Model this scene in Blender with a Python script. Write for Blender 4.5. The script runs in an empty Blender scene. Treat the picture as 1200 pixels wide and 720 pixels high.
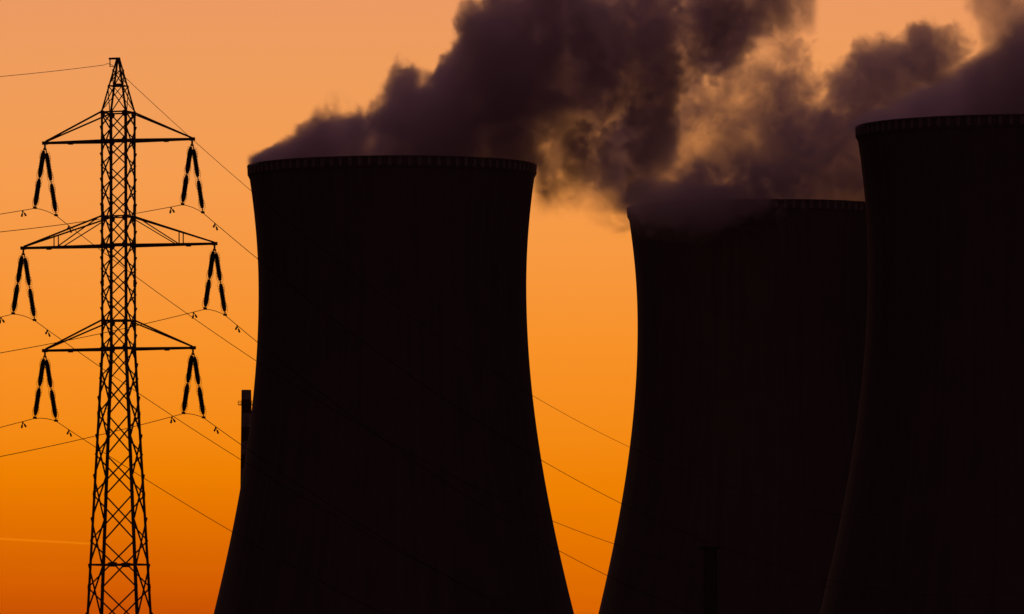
import bpy, math, random
import numpy as np
from mathutils import Vector, Matrix
R = math.radians
scene = bpy.context.scene
COL = scene.collection

# ------------------------------------------------------------------ camera
cam_d = bpy.data.cameras.new('camera')
cam_d.sensor_fit = 'HORIZONTAL'
cam_d.sensor_width = 36.0
cam_d.lens = 36.0*8600/1200            # long telephoto, 258 mm
cam_d.clip_start = 1.0
cam_d.clip_end = 120000.0
cam = bpy.data.objects.new('camera', cam_d); COL.objects.link(cam)
pitch = math.atan(444/8600)
cam.matrix_world = Matrix.Translation((0, 0, 1.7)) @ Matrix.Rotation(math.pi/2+pitch, 4, 'X') @ Matrix.Rotation(R(-0.27), 4, 'Z')
scene.camera = cam

# ------------------------------------------------------------------ dusk sky, sun, exposure
def lin(r, g, b):
    return tuple(((c/255)/12.92 if c/255 <= .04045 else ((c/255+.055)/1.055)**2.4) for c in (r, g, b))
SUN_EL = 0.6
world = bpy.data.worlds.new('World'); scene.world = world
world.use_nodes = True
nt = world.node_tree; nt.nodes.clear()
def N(tree, kind, **kw):
    n = tree.nodes.new(kind)
    for k, v in kw.items(): setattr(n, k, v)
    return n
def M_(tree, op, a, b=None, c=None, clamp=False):
    n = N(tree, 'ShaderNodeMath', operation=op, use_clamp=clamp)
    for i, v in enumerate((a, b, c)):
        if v is None: continue
        if isinstance(v, (int, float)): n.inputs[i].default_value = v
        else: tree.links.new(v, n.inputs[i])
    return n.outputs[0]
out = N(nt, 'ShaderNodeOutputWorld'); bg = N(nt, 'ShaderNodeBackground')
bg.inputs['Strength'].default_value = 1.0
tc = N(nt, 'ShaderNodeTexCoord'); nrm = N(nt, 'ShaderNodeVectorMath', operation='NORMALIZE')
nt.links.new(tc.outputs['Generated'], nrm.inputs[0])
sep = N(nt, 'ShaderNodeSeparateXYZ'); nt.links.new(nrm.outputs[0], sep.inputs[0])
elev = M_(nt, 'ARCSINE', sep.outputs['Z'])                         # radians above the horizon
elev0 = M_(nt, 'MAXIMUM', elev, 0.0)
azm = M_(nt, 'ARCTAN2', sep.outputs['X'], sep.outputs['Y'])
brt = N(nt, 'ShaderNodeMapRange', interpolation_type='SMOOTHSTEP')      # the horizon is a little brighter to the right of the pylon
brt.inputs['From Min'].default_value = -0.045; brt.inputs['From Max'].default_value = 0.012; brt.inputs['To Max'].default_value = 0.0062
nt.links.new(azm, brt.inputs['Value'])
lowf = N(nt, 'ShaderNodeMapRange', interpolation_type='SMOOTHSTEP')
lowf.inputs['From Min'].default_value = R(2.4); lowf.inputs['From Max'].default_value = R(0.5)
nt.links.new(elev, lowf.inputs['Value'])
elev1 = M_(nt, 'ADD', elev0, M_(nt, 'MULTIPLY', brt.outputs[0], lowf.outputs[0]))
pos = M_(nt, 'SQRT', M_(nt, 'DIVIDE', elev1, R(90)))
ramp = N(nt, 'ShaderNodeValToRGB')
STOPS = [(0.0, (178, 64, 5)), (0.55, (201, 81, 2)), (0.7, (208, 88, 2)), (1.05, (220, 104, 1)), (1.36, (229, 116, 0)), (1.7, (239, 129, 2)),
         (2.0, (244, 137, 20)), (2.7, (248, 146, 42)), (3.35, (247, 152, 64)), (4.0, (245, 156, 79)), (4.7, (240, 157, 91)),
         (5.36, (236, 154, 98)), (8, (215, 145, 108)), (14, (160, 112, 106)), (25, (150, 104, 110)), (45, (190, 134, 150)), (90, (178, 126, 148))]
els = ramp.color_ramp.elements
while len(els) > 1: els.remove(els[-1])
for i, (e, c) in enumerate(STOPS):
    el = els[0] if i == 0 else els.new(math.sqrt(e/90))
    el.position = math.sqrt(e/90); el.color = (*lin(*c), 1)
nt.links.new(pos, ramp.inputs['Fac'])
# the glow sits over the place where the sun went down (+Y) and dies away to the sides
hl = M_(nt, 'SQRT', M_(nt, 'ADD', M_(nt, 'MULTIPLY', sep.outputs['X'], sep.outputs['X']), M_(nt, 'ADD', M_(nt, 'MULTIPLY', sep.outputs['Y'], sep.outputs['Y']), 1e-6)))
cosaz = M_(nt, 'DIVIDE', sep.outputs['Y'], hl)
mr = N(nt, 'ShaderNodeMapRange', interpolation_type='SMOOTHSTEP')
mr.inputs['From Min'].default_value = 0.78; mr.inputs['From Max'].default_value = 0.99
nt.links.new(cosaz, mr.inputs['Value'])
up = N(nt, 'ShaderNodeMapRange', interpolation_type='SMOOTHSTEP')      # overhead the whole dome takes over
up.inputs['From Min'].default_value = R(88); up.inputs['From Max'].default_value = R(55)
nt.links.new(elev, up.inputs['Value'])
gmask = M_(nt, 'MULTIPLY', mr.outputs[0], up.outputs[0])
# thin level bands of far cloud low in the sky
map_ = N(nt, 'ShaderNodeMapping'); map_.inputs['Scale'].default_value = (9, 9, 420)
nt.links.new(nrm.outputs[0], map_.inputs['Vector'])
nz = N(nt, 'ShaderNodeTexNoise'); nz.inputs['Scale'].default_value = 1.0; nz.inputs['Detail'].default_value = 3.0
nt.links.new(map_.outputs[0], nz.inputs['Vector'])
band = N(nt, 'ShaderNodeMapRange'); band.inputs['From Min'].default_value = R(0.4); band.inputs['From Max'].default_value = R(1.7)
band.inputs['To Min'].default_value = 0.16; band.inputs['To Max'].default_value = 0.0
nt.links.new(elev, band.inputs['Value'])
bandf = M_(nt, 'ADD', 1.0, M_(nt, 'MULTIPLY', M_(nt, 'SUBTRACT', nz.outputs['Fac'], 0.5), band.outputs[0]))
# a lit vapour trail of a far aeroplane, low on the left
az = M_(nt, 'ARCTAN2', sep.outputs['X'], sep.outputs['Y'])
dv = M_(nt, 'SUBTRACT', elev, M_(nt, 'MULTIPLY_ADD', az, -0.058, 0.01625))
core = M_(nt, 'EXPONENT', M_(nt, 'MULTIPLY', M_(nt, 'POWER', M_(nt, 'DIVIDE', M_(nt, 'ABSOLUTE', dv), 1.25e-4), 2.0), -1.0))
ends = N(nt, 'ShaderNodeMapRange', interpolation_type='SMOOTHSTEP')
ends.inputs['From Min'].default_value = -0.0545; ends.inputs['From Max'].default_value = -0.0585
nt.links.new(az, ends.inputs['Value'])
trail = M_(nt, 'MULTIPLY', M_(nt, 'MULTIPLY', core, ends.outputs[0]), M_(nt, 'GREATER_THAN', sep.outputs['Y'], 0.0))
glow = N(nt, 'ShaderNodeVectorMath', operation='SCALE')
nt.links.new(ramp.outputs['Color'], glow.inputs[0])
nt.links.new(M_(nt, 'MULTIPLY', gmask, bandf), glow.inputs['Scale'])
tr = N(nt, 'ShaderNodeVectorMath', operation='SCALE'); tr.inputs[0].default_value = (0.11, 0.062, 0.003)
nt.links.new(trail, tr.inputs['Scale'])
sky = N(nt, 'ShaderNodeTexSky', sky_type='NISHITA'); sky.sun_disc = False
sky.sun_elevation = R(SUN_EL); sky.sun_rotation = R(0)
dim = N(nt, 'ShaderNodeVectorMath', operation='MULTIPLY')
nt.links.new(sky.outputs[0], dim.inputs[0])
SKY_K = 0.034
dim.inputs[1].default_value = (1.0*SKY_K, .36*SKY_K, .55*SKY_K)
dim2 = N(nt, 'ShaderNodeVectorMath', operation='SCALE'); nt.links.new(dim.outputs[0], dim2.inputs[0])
sd_ = N(nt, 'ShaderNodeMapRange', interpolation_type='SMOOTHSTEP')     # the flanks are dimmer than the pink anti-twilight
sd_.inputs['From Min'].default_value = 0.5; sd_.inputs['From Max'].default_value = -0.6
sd_.inputs['To Min'].default_value = 0.08; sd_.inputs['To Max'].default_value = 1.15
nt.links.new(cosaz, sd_.inputs['Value'])
nt.links.new(M_(nt, 'MULTIPLY', sd_.outputs[0], M_(nt, 'SUBTRACT', 1.0, gmask)), dim2.inputs['Scale'])
a1 = N(nt, 'ShaderNodeVectorMath', operation='ADD'); a2 = N(nt, 'ShaderNodeVectorMath', operation='ADD')
nt.links.new(glow.outputs[0], a1.inputs[0]); nt.links.new(tr.outputs[0], a1.inputs[1])
nt.links.new(a1.outputs[0], a2.inputs[0]); nt.links.new(dim2.outputs[0], a2.inputs[1])
nt.links.new(a2.outputs[0], bg.inputs['Color']); nt.links.new(bg.outputs[0], out.inputs['Surface'])

sun_d = bpy.data.lights.new('sun', 'SUN'); sun_d.energy = 0.02; sun_d.angle = R(0.5); sun_d.color = (1.0, .5, .2)
sun = bpy.data.objects.new('sun', sun_d); COL.objects.link(sun)
sun.location = (0, 3000, 60); sun.rotation_euler = (-R(90-SUN_EL), 0, 0)

vs = scene.view_settings
vs.view_transform = 'Standard'; vs.look = 'None'; vs.exposure = 0.0; vs.gamma = 1.0; vs.use_curve_mapping = False
scene.cycles.use_denoising = True
scene.cycles.use_adaptive_sampling = True
scene.cycles.adaptive_threshold = 0.01
scene.cycles.max_bounces = 8
scene.cycles.volume_bounces = 8
scene.cycles.volume_step_rate = 2.0
scene.cycles.volume_max_steps = 512
scene.render.film_transparent = False

# ------------------------------------------------------------------ helpers
def tag(o, label=None, cat=None, group=None, kind=None):
    for k, v in (('label', label), ('category', cat), ('group', group), ('kind', kind)):
        if v: o[k] = v
    return o
def empty(name, loc, rz=0.0):
    o = bpy.data.objects.new(name, None); o.location = loc; o.rotation_euler = (0, 0, rz)
    o.empty_display_size = 2.0; COL.objects.link(o); return o
class MB:
    def __init__(s): s.v = []; s.f = []
    def add(s, vs_, fs):
        b = len(s.v); s.v += [tuple(v) for v in vs_]; s.f += [tuple(b+i for i in f) for f in fs]; return s
    def box(s, lo, hi):
        (x0, y0, z0), (x1, y1, z1) = lo, hi
        return s.add([(x0,y0,z0),(x1,y0,z0),(x1,y1,z0),(x0,y1,z0),(x0,y0,z1),(x1,y0,z1),(x1,y1,z1),(x0,y1,z1)],
                     [(0,3,2,1),(4,5,6,7),(0,1,5,4),(1,2,6,5),(2,3,7,6),(3,0,4,7)])
    def bar(s, a, b, w, h=None):
        a, b = Vector(a), Vector(b); h = h or w
        d = (b-a).normalized(); up = Vector((0,0,1)) if abs(d.z) < .95 else Vector((0,1,0))
        x = d.cross(up).normalized(); y = x.cross(d)
        vs_ = [p + x*(i*w/2) + y*(j*h/2) for p in (a, b) for i, j in ((-1,-1),(1,-1),(1,1),(-1,1))]
        return s.add(vs_, [(3,2,1,0),(4,5,6,7),(0,1,5,4),(1,2,6,5),(2,3,7,6),(3,0,4,7)])
    def angle(s, a, b, w, nx, ny, t=.018):
        """rolled steel angle: two thin flanges along nx and ny meeting on the line a-b"""
        a, b, nx, ny = Vector(a), Vector(b), Vector(nx), Vector(ny)
        prof = [(0,0),(w,0),(w,t),(t,t),(t,w),(0,w)]
        vs_ = [p + nx*i + ny*j for p in (a, b) for i, j in prof]; n = 6
        return s.add(vs_, [tuple(range(n-1,-1,-1)), tuple(range(n,2*n))] + [(i, (i+1)%n, n+(i+1)%n, n+i) for i in range(n)])
    def tube(s, pts, r, n=8, cap=True):
        pts = [Vector(p) for p in pts]; rings = []; b = len(s.v)
        x = None
        for i, p in enumerate(pts):
            d = (pts[min(i+1, len(pts)-1)]-pts[max(i-1, 0)]).normalized()
            if x is None: x = d.orthogonal().normalized()
            x = (x - d*x.dot(d)).normalized(); y = d.cross(x)
            rr = r[i] if isinstance(r, (list, tuple)) else r
            s.v += [tuple(p + x*(rr*math.cos(t)) + y*(rr*math.sin(t))) for t in (2*math.pi*k/n for k in range(n))]
        for i in range(len(pts)-1):
            s.f += [(b+i*n+k, b+i*n+(k+1)%n, b+(i+1)*n+(k+1)%n, b+(i+1)*n+k) for k in range(n)]
        if cap:
            s.f += [tuple(b+k for k in range(n-1,-1,-1)), tuple(b+(len(pts)-1)*n+k for k in range(n))]
        return s
    def lathe(s, prof, n, closed=False):
        """prof: (r, z) points turned about Z"""
        b = len(s.v); m = len(prof)
        for r, z in prof: s.v += [(r*math.cos(2*math.pi*k/n), r*math.sin(2*math.pi*k/n), z) for k in range(n)]
        for i in range(m if closed else m-1):
            j = (i+1) % m
            s.f += [(b+i*n+k, b+i*n+(k+1)%n, b+j*n+(k+1)%n, b+j*n+k) for k in range(n)]
        return s
    def build(s, name, mat, parent=None, smooth=False):
        me = bpy.data.meshes.new(name); me.from_pydata(s.v, [], s.f)
        if smooth: me.polygons.foreach_set('use_smooth', [True]*len(me.polygons))
        me.materials.append(mat); me.update()
        o = bpy.data.objects.new(name, me); COL.objects.link(o)
        if parent: o.parent = parent
        return o
def copy_tree(o, parent=None):
    c = o.copy(); COL.objects.link(c)
    if parent: c.parent = parent
    for ch in list(o.children): copy_tree(ch, c)
    return c

# ------------------------------------------------------------------ materials
def mat(name, base, rough=.7, metal=0.0):
    m = bpy.data.materials.new(name); m.use_nodes = True
    b = m.node_tree.nodes['Principled BSDF']
    b.inputs['Base Color'].default_value = (*base, 1); b.inputs['Roughness'].default_value = rough; b.inputs['Metallic'].default_value = metal
    b.inputs['Specular IOR Level'].default_value = .08
    return m, m.node_tree, b
def noisy(name, c0, c1, scale, rough=.7, metal=0.0, coords='Object', stretch=(1,1,1)):
    m, t, b = mat(name, c0, rough, metal)
    co = N(t, 'ShaderNodeTexCoord'); mp = N(t, 'ShaderNodeMapping'); mp.inputs['Scale'].default_value = stretch
    n = N(t, 'ShaderNodeTexNoise'); n.inputs['Scale'].default_value = scale; n.inputs['Detail'].default_value = 6
    r = N(t, 'ShaderNodeValToRGB'); r.color_ramp.elements[0].color = (*c0, 1); r.color_ramp.elements[1].color = (*c1, 1)
    r.color_ramp.elements[0].position = .3; r.color_ramp.elements[1].position = .7
    t.links.new(co.outputs[coords], mp.inputs['Vector']); t.links.new(mp.outputs[0], n.inputs['Vector'])
    t.links.new(n.outputs['Fac'], r.inputs['Fac']); t.links.new(r.outputs['Color'], b.inputs['Base Color'])
    return m
STEEL = noisy('weathered_steel', (.20, .13, .09), (.32, .22, .16), 1.5, .75)
PORCELAIN = noisy('brown_porcelain', (.05, .022, .012), (.08, .034, .018), 3, .45)
ALU = noisy('dull_aluminium', (.16, .15, .14), (.24, .22, .21), 2, .6)
CABLE = noisy('sooty_cable', (.03, .028, .026), (.05, .047, .045), 2, .95)
DARKPAINT = noisy('dark_stack_paint', (.15, .135, .125), (.21, .19, .18), .4, .8)
GROUND = noisy('dark_field', (.035, .040, .018), (.075, .065, .035), .02, .95)

def concrete():
    m, t, b = mat('tower_concrete', (.3, .28, .26), .9)
    co = N(t, 'ShaderNodeTexCoord')
    sp = N(t, 'ShaderNodeSeparateXYZ'); t.links.new(co.outputs['Object'], sp.inputs[0])
    ang = M_(t, 'ARCTAN2', sp.outputs['Y'], sp.outputs['X'])
    # runs of damp down the shell: noise that varies fast round the tower, slowly with height
    cb = N(t, 'ShaderNodeCombineXYZ')
    t.links.new(M_(t, 'MULTIPLY', ang, 22.0), cb.inputs['X']); t.links.new(M_(t, 'MULTIPLY', sp.outputs['Z'], .022), cb.inputs['Y'])
    n = N(t, 'ShaderNodeTexNoise'); n.inputs['Scale'].default_value = 1.0; n.inputs['Detail'].default_value = 5
    t.links.new(cb.outputs[0], n.inputs['Vector'])
    n2 = N(t, 'ShaderNodeTexNoise'); n2.inputs['Scale'].default_value = .09; n2.inputs['Detail'].default_value = 8
    t.links.new(co.outputs['Object'], n2.inputs['Vector'])
    # climbing-form lifts: a faint joint every 1.5 m
    lift = M_(t, 'LESS_THAN', M_(t, 'FRACT', M_(t, 'DIVIDE', sp.outputs['Z'], 1.5)), .07)
    mixv = M_(t, 'ADD', M_(t, 'MULTIPLY', n.outputs['Fac'], .6), M_(t, 'MULTIPLY', n2.outputs['Fac'], .4))
    r = N(t, 'ShaderNodeValToRGB')
    r.color_ramp.elements[0].position = .36; r.color_ramp.elements[0].color = (.235, .215, .20, 1)
    r.color_ramp.elements[1].position = .64; r.color_ramp.elements[1].color = (.30, .275, .255, 1)
    t.links.new(mixv, r.inputs['Fac']); t.links.new(r.outputs['Color'], b.inputs['Base Color'])
    bp = N(t, 'ShaderNodeBump'); bp.inputs['Distance'].default_value = .15; bp.inputs['Strength'].default_value = .2
    t.links.new(M_(t, 'SUBTRACT', mixv, M_(t, 'MULTIPLY', lift, .4)), bp.inputs['Height']); t.links.new(bp.outputs[0], b.inputs['Normal'])
    return m
CONCRETE = concrete()
PALE = noisy('lightened_fin_concrete', (.42, .40, .375), (.58, .55, .53), .6, .9)  # rim fins coloured lighter, standing in for shade in the recesses between them
def banded():
    m, t, b = mat('banded_stack_paint', (.5, .1, .06), .8)
    co = N(t, 'ShaderNodeTexCoord'); sp = N(t, 'ShaderNodeSeparateXYZ'); t.links.new(co.outputs['Object'], sp.inputs[0])
    k = M_(t, 'GREATER_THAN', M_(t, 'FRACT', M_(t, 'DIVIDE', M_(t, 'SUBTRACT', sp.outputs['Z'], .9), 9.4)), .5)
    n = N(t, 'ShaderNodeTexNoise'); n.inputs['Scale'].default_value = .8; t.links.new(co.outputs['Object'], n.inputs['Vector'])
    mx = N(t, 'ShaderNodeMix', data_type='RGBA'); mx.inputs[6].default_value = (.30, .08, .06, 1); mx.inputs[7].default_value = (.75, .7, .65, 1)
    t.links.new(k, mx.inputs[0])
    m2 = N(t, 'ShaderNodeMix', data_type='RGBA', blend_type='MULTIPLY'); m2.inputs[0].default_value = .5
    t.links.new(mx.outputs[2], m2.inputs[6]); t.links.new(n.outputs['Fac'], m2.inputs[7]); t.links.new(m2.outputs[2], b.inputs['Base Color'])
    return m
BANDED = banded()

# ------------------------------------------------------------------ ground
g = MB(); S = 45000
g.add([(-S, -2000, 0), (S, -2000, 0), (S, S, 0), (-S, S, 0)], [(0, 1, 2, 3)])
tag(g.build('ground', GROUND), 'dark flat farmland below the power station', None, None, 'structure')

# ------------------------------------------------------------------ cooling towers
H_T, Z_THROAT, R_THROAT = 156.4, 119.4, 39.8
def r_at(z):
    c = 91.4 if z > Z_THROAT else 107.4
    return R_THROAT*math.sqrt(1+((z-Z_THROAT)/c)**2)
def make_tower():
    t = empty('cooling_tower', (0, 0, 0))
    n = 240
    zs = list(np.linspace(0.02, H_T-.55, 80))
    prof = [(r_at(z), z) for z in zs] + [(r_at(H_T)-.9, H_T-.55)] + [(r_at(z)-.9, z) for z in reversed(zs[:-1])]
    MB().lathe(prof, n).build('shell', CONCRETE, t, smooth=True)
    # stiffening ring round the lip: top slab, bottom slab and a fin between each pair of recesses
    rg = MB(); r0 = r_at(H_T)-.95; r1 = r_at(H_T)+.15
    rg.lathe([(r0, H_T-.548), (r1, H_T-.548), (r1, H_T), (r0, H_T)], n, closed=True)
    zb = H_T-3.15
    rg.lathe([(r_at(zb)+.004, zb-.55), (r1-.35, zb), (r1-.2, zb+.35), (r_at(zb)+.01, zb+.35)], n, closed=True)
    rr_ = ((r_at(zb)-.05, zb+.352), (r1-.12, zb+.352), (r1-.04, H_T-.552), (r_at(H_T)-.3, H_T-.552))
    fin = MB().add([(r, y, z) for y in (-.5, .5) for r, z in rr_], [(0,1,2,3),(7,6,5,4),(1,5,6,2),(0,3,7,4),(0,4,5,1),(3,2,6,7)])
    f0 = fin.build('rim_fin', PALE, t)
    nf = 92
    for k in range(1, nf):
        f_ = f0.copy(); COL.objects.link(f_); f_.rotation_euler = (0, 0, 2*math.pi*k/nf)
    rg.build('rim_ring', CONCRETE, t)
    return t
TG = 'cooling towers of the power station'
tw = make_tower(); tw.location = (-35.5, 2178, 0)
tag(tw, 'dark concrete cooling tower standing clear of the others, with sky on both sides', 'cooling tower', TG)
t2 = copy_tree(tw); t2.location = (80.5, 2378, 0); t2.rotation_euler.z = .5
tag(t2, 'dark cooling tower farthest back, its rim partly veiled by drifting steam', 'cooling tower', TG)
t3 = copy_tree(tw); t3.location = (138.7, 2034, 0); t3.rotation_euler.z = 1.1
tag(t3, 'dark cooling tower standing highest in the picture, cut off by its right edge', 'cooling tower', TG)

# ------------------------------------------------------------------ chimneys
ch = empty('chimney', (-90.7, 2500, 0))
MB().lathe([(3.1, 0), (2.75, 30), (2.3, 60), (1.72, 98), (1.66, 102.6), (1.66, 102.9), (1.3, 102.9), (1.25, 90)], 40).build('shaft', BANDED, ch, smooth=False)
p = MB().lathe([(1.71, 97.6), (2.95, 97.75), (2.95, 97.9), (1.71, 97.9)], 40, closed=True).build('platform', STEEL, ch)
rl = MB()
for k in range(14):
    a0 = 2*math.pi*k/14; rl.bar((2.88*math.cos(a0), 2.88*math.sin(a0), 97.9), (2.88*math.cos(a0), 2.88*math.sin(a0), 99.15), .07)
for z in (98.5, 99.1):
    rl.tube([(2.88*math.cos(2*math.pi*k/28), 2.88*math.sin(2*math.pi*k/28), z) for k in range(29)], .045, 6)
rl.build('railing', STEEL, p)
ld = MB()
for s in (-.25, .25): ld.bar((s, -3.3, 2), (s, -1.95, 97.6), .07)
for k in range(160):
    f = (k+.5)/160; ld.bar((-.25, -3.3+1.35*f, 2+95.6*f), (.25, -3.3+1.35*f, 2+95.6*f), .04)
ld.build('ladder', STEEL, ch)
tag(ch, 'slim tall chimney with a railed platform beside the left flank of a cooling tower', 'chimney')

st = empty('vent_stack', (50.95, 1900, 0))
MB().lathe([(2.0, 0), (1.8, 20), (1.75, 36.6), (1.4, 36.6), (1.4, 30)], 32).build('shaft', DARKPAINT, st)
MB().lathe([(1.76, 36.7), (2.85, 37.0), (2.85, 37.5), (1.3, 37.5), (1.3, 36.7)], 32, closed=True).build('cap', DARKPAINT, st)
ld = MB()
for s in (-.22, .22): ld.bar((s, -2.2, 1), (s, -2.0, 36.6), .07)
for k in range(60): ld.bar((-.22, -2.2+.2*k/60, 1.3+k*.59), (.22, -2.2+.2*k/60, 1.3+k*.59), .04)
ld.build('ladder', STEEL, st)
tag(st, 'short dark vent stack with a wide cap in front of the farthest cooling tower', 'vent stack')

# ------------------------------------------------------------------ transmission pylon
TH = R(17)
PX, PY = -34.35, 640.0
ARM = Vector((math.cos(TH), -math.sin(TH), 0)); LINE = Vector((math.sin(TH), math.cos(TH), 0))
py = empty('transmission_pylon', (PX, PY, 0), -TH)              # local X along the arms, local Y along the line
tag(py, 'tall steel lattice pylon with three pairs of cross arms', 'pylon')
def hw(z):
    if z > 51.94: f = (56.6-z)/(56.6-51.94); return (.16+1.03*f, .16+1.035*f)
    if z > 31.32: return (1.19, 1.195)
    return (1.19+(31.32-z)*.0511, 1.195+(31.32-z)*.0264)
def corner(sx, sy, z):
    a, b = hw(z); return Vector((sx*a, sy*b, z))
CORN = ((-1,-1),(1,-1),(1,1),(-1,1))
for sx, sy in CORN:
    m = MB()
    for z0, z1, w in ((0, 31.32, .24), (31.32, 51.94, .21), (51.94, 56.6, .15)):
        m.angle(corner(sx, sy, z0), corner(sx, sy, z1), w, (-sx, 0, 0), (0, -sy, 0), .03)
    for z in (10.4, 18.5, 25.5, 37.0, 43.6):                     # splice plates on the leg
        c = corner(sx, sy, z); m.box((c.x-.02 if sx < 0 else c.x-.2, c.y-.02 if sy < 0 else c.y-.2, z-.3), (c.x+.2 if sx < 0 else c.x+.02, c.y+.2 if sy < 0 else c.y+.02, z+.3))
    m.build('leg', STEEL, py)
LV = [0.0, 6.02, 10.4, 14.49, 18.51, 22.01, 25.51, 28.64, 31.32, 33.71, 35.98, 38.2, 40.35, 42.82, 45.05, 47.25, 49.47, 51.94]
fm = ('x', 'y')
br = MB()
def face_bar(mb, p, q, off, w):
    mb.bar(Vector(p)+Vector(off), Vector(q)+Vector(off), w, w*.9)
MID = [LV[0]] + [(a+b)/2 for a, b in zip(LV[:-1], LV[1:])] + [LV[-1]]
for i in range(4):
    A, B = CORN[i], CORN[(i+1) % 4]
    nrm_ = Vector(((A[0]+B[0])/2, (A[1]+B[1])/2, 0))
    lv = LV if i % 2 == 0 else MID                               # the side faces are braced half a panel out of step
    for z0, z1 in zip(lv[:-1], lv[1:]):
        w = .12 if z0 < 28 else .10
        face_bar(br, corner(*A, z0), corner(*B, z1), nrm_*.05, w)
        face_bar(br, corner(*B, z0), corner(*A, z1), nrm_*-.05, w)
for z0, z1 in ((51.94, 54.26), (54.26, 55.7)):
    for i in range(4):
        A, B = CORN[i], CORN[(i+1) % 4]; nrm_ = Vector(((A[0]+B[0])/2, (A[1]+B[1])/2, 0))
        face_bar(br, corner(*A, z0), corner(*B, z1), nrm_*.03, .075); face_bar(br, corner(*B, z0), corner(*A, z1), nrm_*-.03, .075)
# level frames
for z, w in ((51.94, .13), (49.47, .15), (42.82, .12), (40.35, .15), (33.71, .12), (31.32, .15), (54.26, .08), (12.41, .16)):
    for i in range(4):
        br.bar(corner(*CORN[i], z), corner(*CORN[(i+1) % 4], z), w)
for z in (12.41,):
    for i in (0, 2):                                            # gussets where the braces cross on the belt
        A, B = corner(*CORN[i], z), corner(*CORN[(i+1) % 4], z); c = (A+B)/2; d = (B-A).normalized()
        br.bar(c-d*.4, c+d*.4, .06, .4)
for z in (49.47, 40.35, 31.32):
    br.bar(corner(-1,-1,z), corner(1,1,z), .09); br.bar(corner(-1,1,z), corner(1,-1,z), .09)
br.build('bracing', STEEL, py)
for z, h in ((51.8, .6), (49.47, .7), (42.68, .6), (40.35, .7), (33.57, .6), (31.32, .8)):
    for sx, sy in CORN:
        c = corner(sx, sy, z); yy = c.y+sy*.012
        pr = [(c.x, z-h/2), (c.x-sx*.22, z-h/2), (c.x-sx*.42, z-h*.18), (c.x-sx*.42, z+h*.18), (c.x-sx*.22, z+h/2), (c.x, z+h/2)]
        gp = MB(); gp.add([(x, yy-.012, q) for x, q in pr]+[(x, yy+.012, q) for x, q in pr], [tuple(range(6)), tuple(range(11, 5, -1))]+[(i, 6+i, 6+(i+1) % 6, (i+1) % 6) for i in range(6)])
        gp.build('gusset_plate', STEEL, py)
pk = MB()                                                        # head plate, davit for the earth wire
pk.box((-.84, -.14, 56.60), (.16, .14, 56.76)); pk.box((-.17, -.17, 56.3), (.17, .17, 56.597))
pk.bar((-.76, 0, 56.6), (-.76, 0, 55.95), .07); pk.bar((-.8, 0, 56.0), (-.1, 0, 56.0), .06)
pk.build('peak_bracket', STEEL, py)
MB().box((-.3, -.3, 54.20), (.3, .3, 54.46)).build('brace_plate', STEEL, py)
# climbing pegs up one leg
PEG = None
for k in range(100):
    z = 4+k*.47; c = corner(-1, 1, z)
    if PEG is None:
        pm = MB(); pm.bar((0, 0, 0), (-.17, 0, 0), .03); o_ = pm.build('climbing_peg', STEEL, py); PEG = o_.data
    else:
        o_ = bpy.data.objects.new('climbing_peg', PEG); COL.objects.link(o_); o_.parent = py
    o_.location = c; o_.rotation_euler = (0, 0, 0 if k % 2 else -math.pi/2)
def arm(sx, half, zt, zb, posts):
    m = MB()
    tip = Vector((sx*half, 0, zb))
    for sy in (-1, 1):
        a = corner(sx, sy, zb); b = corner(sx, sy, zt)
        e = tip+Vector((0, sy*.10, 0))
        m.bar(a, e, .17, .20); m.bar(b, e+Vector((-sx*.1, 0, .14)), .13)
        if posts:
            f = .60
            pb = a.lerp(e, f); pt = b.lerp(e, f)
            m.bar(pb, pt, .08); m.bar(pb.lerp(a, .06), b.lerp(e, .03), .085)
            m.bar(a.lerp(e, .3), a.lerp(e, .3)+Vector((0, 0, .01)), .05)
    for k in range(6):                                           # lacing between the two bottom chords
        f0, f1 = k/6, (k+1)/6; s = 1 if k % 2 else -1
        A = corner(sx, s, zb).lerp(tip+Vector((0, s*.1, 0)), f0); B = corner(sx, -s, zb).lerp(tip+Vector((0, -s*.1, 0)), f1)
        m.bar(A, B, .07)
    m.box((tip.x-.22, -.17, zb-.14), (tip.x+.22, .17, zb+.15))
    m.box((sorted((sx*(half-2.6), sx*(half-2.2)))[0], -.12, zb-.2), (sorted((sx*(half-2.6), sx*(half-2.2)))[1], .12, zb-.1))
    o = m.build('cross_arm', STEEL, py)
    return tip
ARMS = [(6.84, 51.94, 49.43, False), (8.88, 42.82, 40.25, True), (6.87, 33.71, 31.21, False)]
for half, zt, zb, posts in ARMS:
    for sx in (-1, 1): arm(sx, half, zt, zb, posts)

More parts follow.
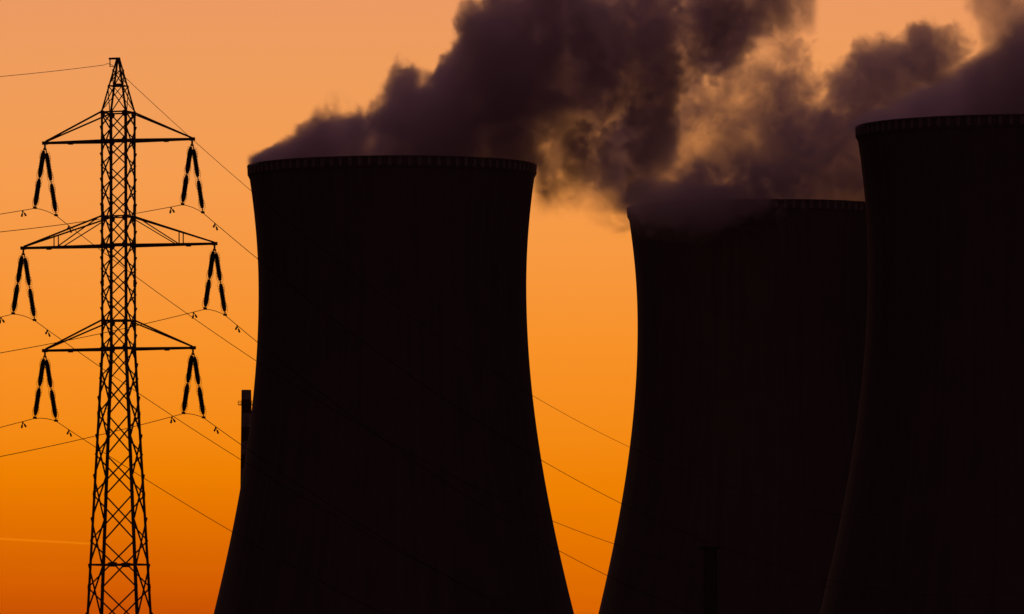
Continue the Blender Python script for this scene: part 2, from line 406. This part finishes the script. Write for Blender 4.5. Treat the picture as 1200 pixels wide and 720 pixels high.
# ------------------------------------------------------------------ insulators and cables
def world_pt(off, t, z): return Vector((PX, PY, 0)) + ARM*off + LINE*t + Vector((0, 0, z))
def insulator_section(length):
    """a rod of stacked porcelain sheds along -Z from the origin"""
    prof = [(.05, 0), (.05, -.06)]; n = max(8, int(length/.15)); p_ = (length-.16)/n
    for k in range(n):
        z = -.08-k*p_; q = .70 if k in (0, n-1) else .88 if k in (1, n-2) else 1.0
        prof += [(.14, z), (.235*q, z-.40*p_), (.21*q, z-.62*p_), (.14, z-.70*p_), (.14, z-.98*p_)]
    prof += [(.05, -length+.05), (.05, -length)]
    return MB().lathe(prof, 14)
SEC = 2.66
proto = {}
def orient(o, p, q):
    d = (Vector(q)-Vector(p)).normalized()
    o.rotation_mode = 'QUATERNION'; o.rotation_quaternion = Vector((0, 0, -1)).rotation_difference(d)
    o.location = p
def insulator_set(sx, half, zb, zn, zf, label):
    root = empty('insulator_set', world_pt(sx*half, 0, zb-.14), -TH)
    tag(root, label, 'insulator', 'insulator pairs hanging from the pylon arms')
    hg = MB(); hg.bar((0, 0, 0), (0, 0, -.34), .10, .12); hg.bar((0, -.30, -.39), (0, .30, -.39), .10, .14); hg.tube([(0, 0, -.02), (0, 0, -.3)], .09, 10)
    hg.build('hanger', STEEL, root)
    for t_end, z_end, y0 in ((-2.5, zn, -.28), (2.75, zf, .28)):
        a = Vector((0, y0, -.44)); b = Vector((0, t_end, z_end-(zb-.14)+.12))
        L = (b-a).length; link = (L-2*SEC)/3
        u = (b-a)/L
        if 'upper' in proto: s1 = bpy.data.objects.new('insulator_rod', proto['upper'])
        else:
            s1 = insulator_section(SEC).build('insulator_rod', PORCELAIN); proto['upper'] = s1.data; COL.objects.unlink(s1)
            s1 = bpy.data.objects.new('insulator_rod', proto['upper'])
        s2 = bpy.data.objects.new('insulator_rod', proto['upper'])
        m0 = a+u*(link+SEC); e0 = b-u*link
        for p0, p1 in ((a, a+u*link), (m0, m0+u*link), (e0, b)):
            MB().tube([p0, p1], .05, 8).build('link', STEEL, root)
        MB().box((-.07, b.y-.3, b.z-.17), (.07, b.y+.3, b.z+.02)).build('cable_clamp', STEEL, root)
        for s_, p0 in ((s1, a+u*link), (s2, a+u*(2*link+SEC))):
            COL.objects.link(s_); s_.parent = root; orient(s_, p0, p0+u)
        # arcing horns: hooked rods standing off the string at its ends and its middle
        X_ = Vector((1, 0, 0))
        for f_, dirn in ((a+u*(link*.8), 1), (m0+u*(link*.2), -1), (m0+u*(link*.8), 1), (e0+u*(link*.2), -1)):
            for side in (-1, 1):
                pts = [f_] + [f_ + X_*(side*(.15+.15*math.sin(q))) + u*(dirn*(.5-.5*math.cos(q)-.06)) for q in (math.pi*.9*k/7 for k in range(1, 8))]
                MB().tube(pts, .015, 5).build('arcing_horn', STEEL, root)
    return root
def damper_mesh():
    """a clamp with two drooping arms, each ending in a weight"""
    m = MB(); m.box((-.05, -.06, -.16), (.05, .06, .04))
    for s in (-1, 1):
        m.tube([(0, 0, -.12), (.03, s*.14, -.13), (.05, s*.32, -.28)], .025, 6)
        m.tube([(.05, s*.27, -.24), (.08, s*.50, -.45)], [.075, .09], 8)
    return m
damper0 = damper_mesh().build('vibration_damper', ALU); DAMP = damper0.data; bpy.data.objects.remove(damper0)
def cable(name, label, off, near, far, tn, tf, rad, cat, group=None, damp=True):
    """near/far: (c, b, a) with z = a + b t + c t^2 on either side of the pylon; straight between the clamps at tn and tf"""
    zn = near[2]+near[1]*tn+near[0]*tn*tn; zf = far[2]+far[1]*tf+far[0]*tf*tf
    pts = [world_pt(off, t, near[2]+near[1]*t+near[0]*t*t) for t in np.linspace(-235, tn, 70)]
    for f in (.25, .5, .75): pts.append(world_pt(off, tn+(tf-tn)*f, zn+(zf-zn)*f+.22*4*f*(1-f)*.5))
    pts += [world_pt(off, t, far[2]+far[1]*t+far[0]*t*t) for t in np.linspace(tf, 420, 110)]
    base = world_pt(off, 0, 0)
    o = MB().tube([p-base for p in pts], rad, 8).build(name, CABLE, None, smooth=True); o.location = base
    tag(o, label, cat, group)
    if damp:
        for t, cf in ((tn-3.0, near), (tf+3.2, far)):
            d = bpy.data.objects.new('vibration_damper', DAMP); COL.objects.link(d); d.parent = o
            z = cf[2]+cf[1]*t+cf[0]*t*t
            d.location = world_pt(off, t, z-.03)-base; sl = math.atan(cf[1]+2*cf[0]*t)
            d.rotation_euler = (sl, 0, -TH)
    return zn, zf
WIRES = [
    (0, 1, 'top right', (.00037, .1297, 43.864), (.00042, -.22898, 43.779)),
    (0, -1, 'top left', (.00037, .126, 43.864), (.00040, -.21997, 43.820)),
    (1, 1, 'middle right', (.00029, .1346, 34.760), (.00046, -.23561, 34.784)),
    (1, -1, 'middle left', (.00030, .140, 34.70), (.00030, -.2118, 34.60)),
    (2, 1, 'lower right', (.00030, .1275, 25.72), (.00036, -.2110, 25.78)),
    (2, -1, 'lower left', (.00030, .130, 25.52), (.00030, -.2040, 25.68)),
]
RAD = .029
SIDE = {'top right': 'short top arm on the side towards the cooling towers', 'top left': 'short top arm on the side away from the cooling towers',
        'middle right': 'long middle arm on the side towards the cooling towers', 'middle left': 'long middle arm on the side away from the cooling towers',
        'lower right': 'lowest arm on the side towards the cooling towers', 'lower left': 'lowest arm on the side away from the cooling towers'}
for lv, sx, nm, near, far in WIRES:
    half, zt, zb, _ = ARMS[lv]
    zn, zf = cable('power_cable', 'thin cable under the ' + SIDE[nm], sx*half, near, far, -2.5, 2.75, RAD, 'cable', 'power cables strung from the pylon')
    insulator_set(sx, half, zb, zn, zf, 'inverted V of insulators on the ' + SIDE[nm].replace('on the side ', '').replace('away', 'pointing away').replace('towards', 'pointing towards'))
cable('earth_wire', 'topmost thin wire fixed to the peak of the pylon', -.8, (.0003, .1265, 56.19), (.0004575, -.25097, 56.337), -1.4, .6, .023, 'wire', None, False)

# ------------------------------------------------------------------ steam
def spline_rows(n, cells, phase):
    x = np.linspace(0, cells, n) + phase
    i = np.floor(x).astype(int); f = x - i
    w = ((1-f)**3/6, (3*f**3-6*f**2+4)/6, (-3*f**3+3*f**2+3*f+1)/6, f**3/6)
    M = np.zeros((n, int(cells)+6), np.float32)
    for k in range(4): np.add.at(M, (np.arange(n), i+k), w[k])
    return M
def lattice_noise(shape, size, cell, rng):
    """smooth noise, about -1..1, one octave, on an nx,ny,nz grid"""
    A, B, Cm = [spline_rows(n, s/c, rng.random()) for n, s, c in zip(shape, size, cell)]
    g = rng.standard_normal((A.shape[1], B.shape[1], Cm.shape[1])).astype(np.float32)
    g = np.tensordot(A, g, (1, 0))                    # x,j,k
    g = np.tensordot(g, Cm, (2, 1))                   # x,j,z
    g = np.tensordot(g, B, (1, 1))                    # x,z,y
    return g.transpose(0, 2, 1) * 1.9
def fbm(shape, size, cell, octaves, rng, gain=.5):
    s = 0; a = 1; t = 0
    for o in range(octaves):
        s = s + a*lattice_noise(shape, size, [c/2**o for c in cell], rng); t += a*a; a *= gain
    return s/np.sqrt(t)
def sstep(e0, e1, x):
    t = np.clip((x-e0)/(e1-e0), 0, 1); return t*t*(3-2*t)

def curl_lookup(n, w, shape, size, vox, rng):
    """reads noise n at places pushed about by a finer swirl, for folded, curled detail"""
    a = lattice_noise(shape, size, (7, 8, 7), rng)+.5*lattice_noise(shape, size, (3.5, 4, 3.5), rng)
    b = lattice_noise(shape, size, (7, 8, 7), rng)+.5*lattice_noise(shape, size, (3.5, 4, 3.5), rng)
    X = np.clip(np.arange(shape[0])[:, None, None]+w[0]+1.6*a/vox, 0, shape[0]-1.001).astype(np.float32)
    Z = np.clip(np.arange(shape[2])[None, None, :]+w[1]+1.6*b/vox, 0, shape[2]-1.001).astype(np.float32)
    i = X.astype(np.int32); k = Z.astype(np.int32); fx = X-i; fz = Z-k
    j = np.arange(shape[1])[None, :, None]
    return (n[i, j, k]*(1-fx)+n[i+1, j, k]*fx)*(1-fz)+(n[i, j, k+1]*(1-fx)+n[i+1, j, k+1]*fx)*fz

def plume(lo, hi, vox, seed, top, bot, depth, puffs=(), thin=(), warp=5., erode=.55, cell=(16,16,14), streak=0., edge=.32, floor=None, free=False, gain=.66, calm=None, spill=(-9, -1), fade_u=None, fade_r=None, lip=None, front=None, dense=None):
    """density on a grid. top/bot: [(u,v)] upper and lower outline; depth: [(u, half depth)]; puffs: (u,d,v,ru,rd,rv,w) added; thin: (u,v,ru,rv,amount)"""
    lo = np.array(lo, float); hi = np.array(hi, float)
    shape = tuple(int(round(x)) for x in (hi-lo)/vox); size = hi-lo
    rng = np.random.default_rng(seed)
    u = np.linspace(lo[0], hi[0], shape[0], dtype=np.float32)[:, None, None]
    d = np.linspace(lo[1], hi[1], shape[1], dtype=np.float32)[None, :, None]
    v = np.linspace(lo[2], hi[2], shape[2], dtype=np.float32)[None, None, :]
    wu = warp*fbm(shape, size, (20, 22, 18), 4, rng, .55); wv = warp*fbm(shape, size, (20, 22, 18), 4, rng, .55)
    U = u + wu; V = v + wv; D = d + .7*wu*0
    tp = np.array(top, np.float32); bt = np.array(bot, np.float32); dp = np.array(depth, np.float32)
    T = np.interp(U, tp[:, 0], tp[:, 1]).astype(np.float32); B = np.interp(U, bt[:, 0], bt[:, 1]).astype(np.float32)
    H = np.interp(U, dp[:, 0], dp[:, 1]).astype(np.float32)
    hz = np.maximum((T-B)/2, .5); q = ((V-(T+B)/2)/hz)**2
    s = 1-np.sqrt(q*np.abs(q)**.3 + (d/H)**2)                   # 1 in the middle, 0 at the outline
    s = np.maximum(s, -1.)
    for (pu, pd, pv, ru, rd, rv, w) in puffs:
        s = np.maximum(s, w*(1-np.sqrt(((U-pu)/ru)**2+((d-pd)/rd)**2+((V-pv)/rv)**2)))
    n = curl_lookup(fbm(shape, size, cell, 6, rng, gain), (.35*wu/vox, .35*wv/vox), shape, size, vox, rng)
    if streak:                                                   # wisps combed up along the wind
        k = lattice_noise(shape, size, (5., 9, 40), rng)+.6*lattice_noise(shape, size, (2.4, 5, 22), rng)
        n = n + streak*k
    er = erode if calm is None else erode*(calm[2]+(1-calm[2])*sstep(calm[0], calm[1], u))
    x = s*1.9 - er*(n*.62+.2)
    den = sstep(0, edge, x)*(.1+.9*sstep(0, .7, x))
    den = den*sstep(-.22, .06, s)
    for (tu, tv, ru, rv, am) in thin:
        den = den*(1-am*np.exp(-((U-tu)/ru)**2-((V-tv)/rv)**2))
    if fade_u is not None: den = den*sstep(fade_u[0], fade_u[1], U)
    if fade_r is not None: den = den*(1-.95*sstep(fade_r[0], fade_r[1], U-.25*V))
    if front is not None: den = den*(1+(front[2]-1)*sstep(front[0], front[1], d))
    if lip is not None: den = den*sstep(lip[0], lip[1], u)
    if dense is not None: den = den*(dense[2]+(1-dense[2])*sstep(dense[0], dense[1], u))
    # fade to nothing at the walls of the grid
    for a, ax in ((u, 0), (d, 1), (v, 2)):
        den = den*sstep(0, 3, np.minimum(a-lo[ax], hi[ax]-a))
    den = den*np.where((v > 0) | (u*u+d*d < 40.5**2), 1, free*sstep(spill[0], spill[1], V+1.5*n))
    return den.astype(np.float32), lo, hi, shape

PLUME_A = dict(at=(-35.5, 2178, 155.9), lo=(-46, -46, -18), hi=(128, 46, 68), seed=46, strength=0.12,
    top=[(-44.5, -1.5), (-42.7, 2.8), (-39.4, 6.1), (-32.8, 10.6), (-22.7, 15.2), (-15.1, 17.7), (-7.5, 22.3), (-2.4, 28.4), (1.9, 33.9), (5.7, 35.0), (10.3, 28.4), (14.1, 29.4), (17.9, 42.0), (25.5, 52.2), (35.6, 62.3), (55.9, 67.4), (126.8, 72.4)],
    bot=[(-44.5, -4.8), (-42.4, -16.2), (-32.8, -31.4), (35.6, -31.4), (41.9, -20.0), (47.0, -18.2), (58.4, -16.7), (69.8, -23.8), (78.6, -13.7), (88.8, 9.1), (101.4, 21.8), (111.6, 34.4), (126.8, 39.5)],
    depth=[(-46, 16), (-38, 26), (-20, 37), (0, 42), (40, 42), (60, 36), (90, 32), (130, 26)],
    thin=[(47.75, -1.01, 6.08, 16.72, 0.62), (53.83, 14.18, 7.09, 5.07, 0.7), (63.45, 50.66, 7.6, 6.08, 0.99), (58.89, -8.11, 9.12, 8.11, 0.85), (10.01, 25.84, 2.79, 4.56, 0.8), (79.16, -6.59, 8.11, 8.61, 0.75), (89.29, 2.53, 11.65, 10.13, 0.86), (102.97, 14.69, 10.13, 8.61, 0.72), (113.61, 31.92, 10.13, 10.64, 0.7)],
    puffs=[(-38.37, 0.0, 1.27, 10.13, 24.0, 4.31, 1.3), (-32.8, 0.0, 3.29, 11.15, 26.0, 6.08, 1.3), (-27.23, 0.0, 4.56, 11.65, 32.0, 8.11, 1.25), (-20.14, 0.0, 6.08, 12.16, 34.0, 10.64, 1.15), (-13.04, 0.0, 7.6, 12.67, 34.0, 13.68, 1.0)],
    opts={'warp': 3.6, 'erode': 0.95, 'streak': 0.4, 'edge': 0.65, 'calm': (-40, 24, 0.42), 'gain': 0.84, 'spill': (-16, -7), 'dense': (-45, -15, 3.0), 'fade_r': (90, 121), 'lip': (-43.2, -39.5), 'cell': (17, 60, 15)})
PLUME_B = dict(at=(80.5, 2378, 155.9), lo=(-70, -68, -20), hi=(75, 48, 85), seed=28, strength=0.057,
    top=[(-69.1, 11.6), (-55.3, 18.5), (-41.5, 43.4), (-27.7, 57.2), (-13.8, 73.8), (2.8, 82.1), (13.8, 76.6), (19.9, 54.5), (26.3, 51.2), (38.7, 53.9), (47.0, 60.6), (55.3, 65.5), (61.4, 58.9), (80.2, 60.0)],
    bot=[(-69.1, -2.2), (-52.5, -9.1), (-41.5, -20.2), (-24.9, -31.2), (-8.3, -36.8), (2.8, -36.8), (30.4, -36.8), (41.5, -25.7), (63.6, 7.5), (80.2, 18.5)],
    depth=[(-70, 12), (-44, 52), (-25, 60), (-4, 60), (10, 48), (40, 46), (80, 38)],
    thin=[(-33.18, 11.61, 8.29, 8.29, 0.78), (-17.97, 24.06, 14.93, 8.85, 0.82), (-2.21, 21.84, 7.19, 6.64, 0.78), (2.21, 53.09, 6.64, 9.4, 0.84), (-11.06, 40.65, 13.83, 8.29, 0.45), (12.44, 61.38, 8.85, 12.44, 0.45), (-55.3, 0.55, 12.44, 11.06, 0.8)],
    puffs=[(-32.63, -50.0, 0.28, 16.59, 18.0, 8.29, 1.15), (-19.36, -51.0, -1.94, 11.61, 17.0, 9.4, 1.25), (-8.85, -49.0, 0.0, 9.95, 16.0, 7.74, 1.1), (20.74, 0.0, 22.67, 20.74, 50.0, 20.74, 1.1), (28.2, 0.0, 38.43, 19.36, 40.0, 13.83, 1.0), (41.48, 5.0, 43.96, 16.59, 46.0, 15.48, 1.0), (53.92, 0.0, 51.15, 8.29, 30.0, 9.95, 0.9)],
    opts={'warp': 3.2, 'erode': 1.0, 'edge': 0.7, 'cell': (17, 60, 15), 'fade_u': (-66, -46), 'front': (-36, -47, 2.3), 'gain': 0.84, 'spill': (-17, -6)})
PLUME_C = dict(at=(138.7, 2034, 155.9), lo=(-46, -46, -10), hi=(84, 46, 54), seed=43, strength=0.1,
    top=[(-44.7, -11.4), (-43.0, -0.9), (-38.8, 2.1), (-29.3, 9.5), (-19.9, 16.1), (-15.1, 20.3), (-9.9, 26.0), (-3.3, 35.5), (6.1, 46.6), (34.5, 62.0), (98.4, 73.8)],
    bot=[(-44.7, -12.5), (-43.0, -9.0), (-38.8, -16.1), (-34.1, -30.3), (34.5, -30.3), (48.7, -11.4), (62.9, 21.8), (98.4, 31.2)],
    depth=[(-44, 6), (-38, 20), (-20, 38), (0, 42), (50, 42), (84, 36)],
    thin=[(-4.26, 32.64, 7.57, 9.46, 0.66)],
    puffs=[(-1.0, 0.0, 30.0, 15.0, 30.0, 17.0, 0.75), (-39.26, 0.0, 1.18, 8.99, 22.0, 3.55, 1.15), (-32.64, 0.0, 3.55, 9.93, 30.0, 4.97, 1.1), (-23.65, 0.0, 6.62, 10.88, 38.0, 7.57, 1.05)],
    opts={'warp': 2.5, 'cell': (15, 55, 13), 'fade_r': (56, 80), 'erode': 0.65, 'streak': 0.15, 'edge': 0.7, 'calm': (-46, -10, 0.3), 'gain': 0.7})
VOX = .5
def steam_material(name, k, albedo, g):
    m = bpy.data.materials.new(name); m.use_nodes = True; t = m.node_tree; t.nodes.clear()
    o = N(t, 'ShaderNodeOutputMaterial'); pv = N(t, 'ShaderNodeVolumePrincipled')
    pv.inputs['Color'].default_value = (*albedo, 1); pv.inputs['Density'].default_value = k
    pv.inputs['Density Attribute'].default_value = 'density'; pv.inputs['Anisotropy'].default_value = g
    t.links.new(pv.outputs[0], o.inputs['Volume'])
    return m
def steam_object(spec, label, free):
    den, lo, hi, shape = plume(spec['lo'], spec['hi'], VOX, spec['seed'], spec['top'], spec['bot'], spec['depth'], spec['puffs'], spec['thin'], free=free, **spec['opts'])
    me = bpy.data.meshes.new('steam_plume')
    n = den.size; me.vertices.add(n)
    ax = [np.linspace(lo[i], hi[i], shape[i], dtype=np.float32) for i in range(3)]
    co = np.empty((*shape, 3), np.float32)
    co[..., 0] = ax[0][:, None, None]; co[..., 1] = ax[1][None, :, None]; co[..., 2] = ax[2][None, None, :]
    me.vertices.foreach_set('co', co.ravel()); del co
    at = me.attributes.new('puff', 'FLOAT', 'POINT'); at.data.foreach_set('value', den.ravel())
    m = steam_material('steam', spec['strength'], spec['albedo'], spec['g'])
    me.materials.append(m)
    o = bpy.data.objects.new('steam_plume', me); o.location = spec['at']; COL.objects.link(o)
    # geometry nodes: turn the lattice of values into a real density volume
    ng = bpy.data.node_groups.new('lattice_to_volume', 'GeometryNodeTree')
    ng.interface.new_socket('Geometry', in_out='INPUT', socket_type='NodeSocketGeometry')
    ng.interface.new_socket('Geometry', in_out='OUTPUT', socket_type='NodeSocketGeometry')
    gi = N(ng, 'NodeGroupInput'); go = N(ng, 'NodeGroupOutput')
    ps = N(ng, 'GeometryNodeInputPosition'); sx = N(ng, 'ShaderNodeSeparateXYZ'); ng.links.new(ps.outputs[0], sx.inputs[0])
    idx = []
    for i in range(3):
        f = M_(ng, 'MULTIPLY', M_(ng, 'SUBTRACT', sx.outputs[i], float(lo[i])), (shape[i]-1)/float(hi[i]-lo[i]))
        idx.append(M_(ng, 'FLOOR', M_(ng, 'ADD', f, .5)))
    lin_ = M_(ng, 'MULTIPLY_ADD', M_(ng, 'MULTIPLY_ADD', idx[0], float(shape[1]), idx[1]), float(shape[2]), idx[2])
    na = N(ng, 'GeometryNodeInputNamedAttribute', data_type='FLOAT'); na.inputs['Name'].default_value = 'puff'
    si = N(ng, 'GeometryNodeSampleIndex', data_type='FLOAT', domain='POINT', clamp=True)
    ng.links.new(gi.outputs[0], si.inputs['Geometry']); ng.links.new(na.outputs['Attribute'], si.inputs['Value']); ng.links.new(lin_, si.inputs['Index'])
    vc = N(ng, 'GeometryNodeVolumeCube')
    ng.links.new(si.outputs[0], vc.inputs['Density'])
    vc.inputs['Background'].default_value = 0.0
    vc.inputs['Min'].default_value = tuple(float(x) for x in lo); vc.inputs['Max'].default_value = tuple(float(x) for x in hi)
    for i, a in enumerate('XYZ'): vc.inputs['Resolution '+a].default_value = shape[i]
    sm = N(ng, 'GeometryNodeSetMaterial'); sm.inputs['Material'].default_value = m
    ng.links.new(vc.outputs[0], sm.inputs['Geometry']); ng.links.new(sm.outputs[0], go.inputs[0])
    md = o.modifiers.new('volume', 'NODES'); md.node_group = ng
    tag(o, label, 'steam plume', None, 'stuff')
    return o
def grid_axis(spec, i):
    n = int(round((spec['hi'][i]-spec['lo'][i])/VOX)); return np.linspace(spec['lo'][i], spec['hi'][i], n)
ALB = (.985, .93, .965)
for S_ in (PLUME_A, PLUME_B, PLUME_C): S_['albedo'] = ALB; S_['g'] = 0.15
uC = grid_axis(PLUME_C, 0)[:, None, None]
uA = grid_axis(PLUME_A, 0)[:, None, None]
steam_object(PLUME_A, 'dark steam pouring up from the cooling tower that stands clear of the others', sstep(40.5, 46, uA))
uB = grid_axis(PLUME_B, 0)[:, None, None]; dB = grid_axis(PLUME_B, 1)[None, :, None]
steam_object(PLUME_B, 'brown translucent steam spilling over the rim of the farthest cooling tower', sstep(-6, -14, dB)*np.maximum(.45, sstep(14, -10, uB)))
steam_object(PLUME_C, 'purple-grey steam rising from the cooling tower cut off at the picture edge', sstep(44, 52, uC))
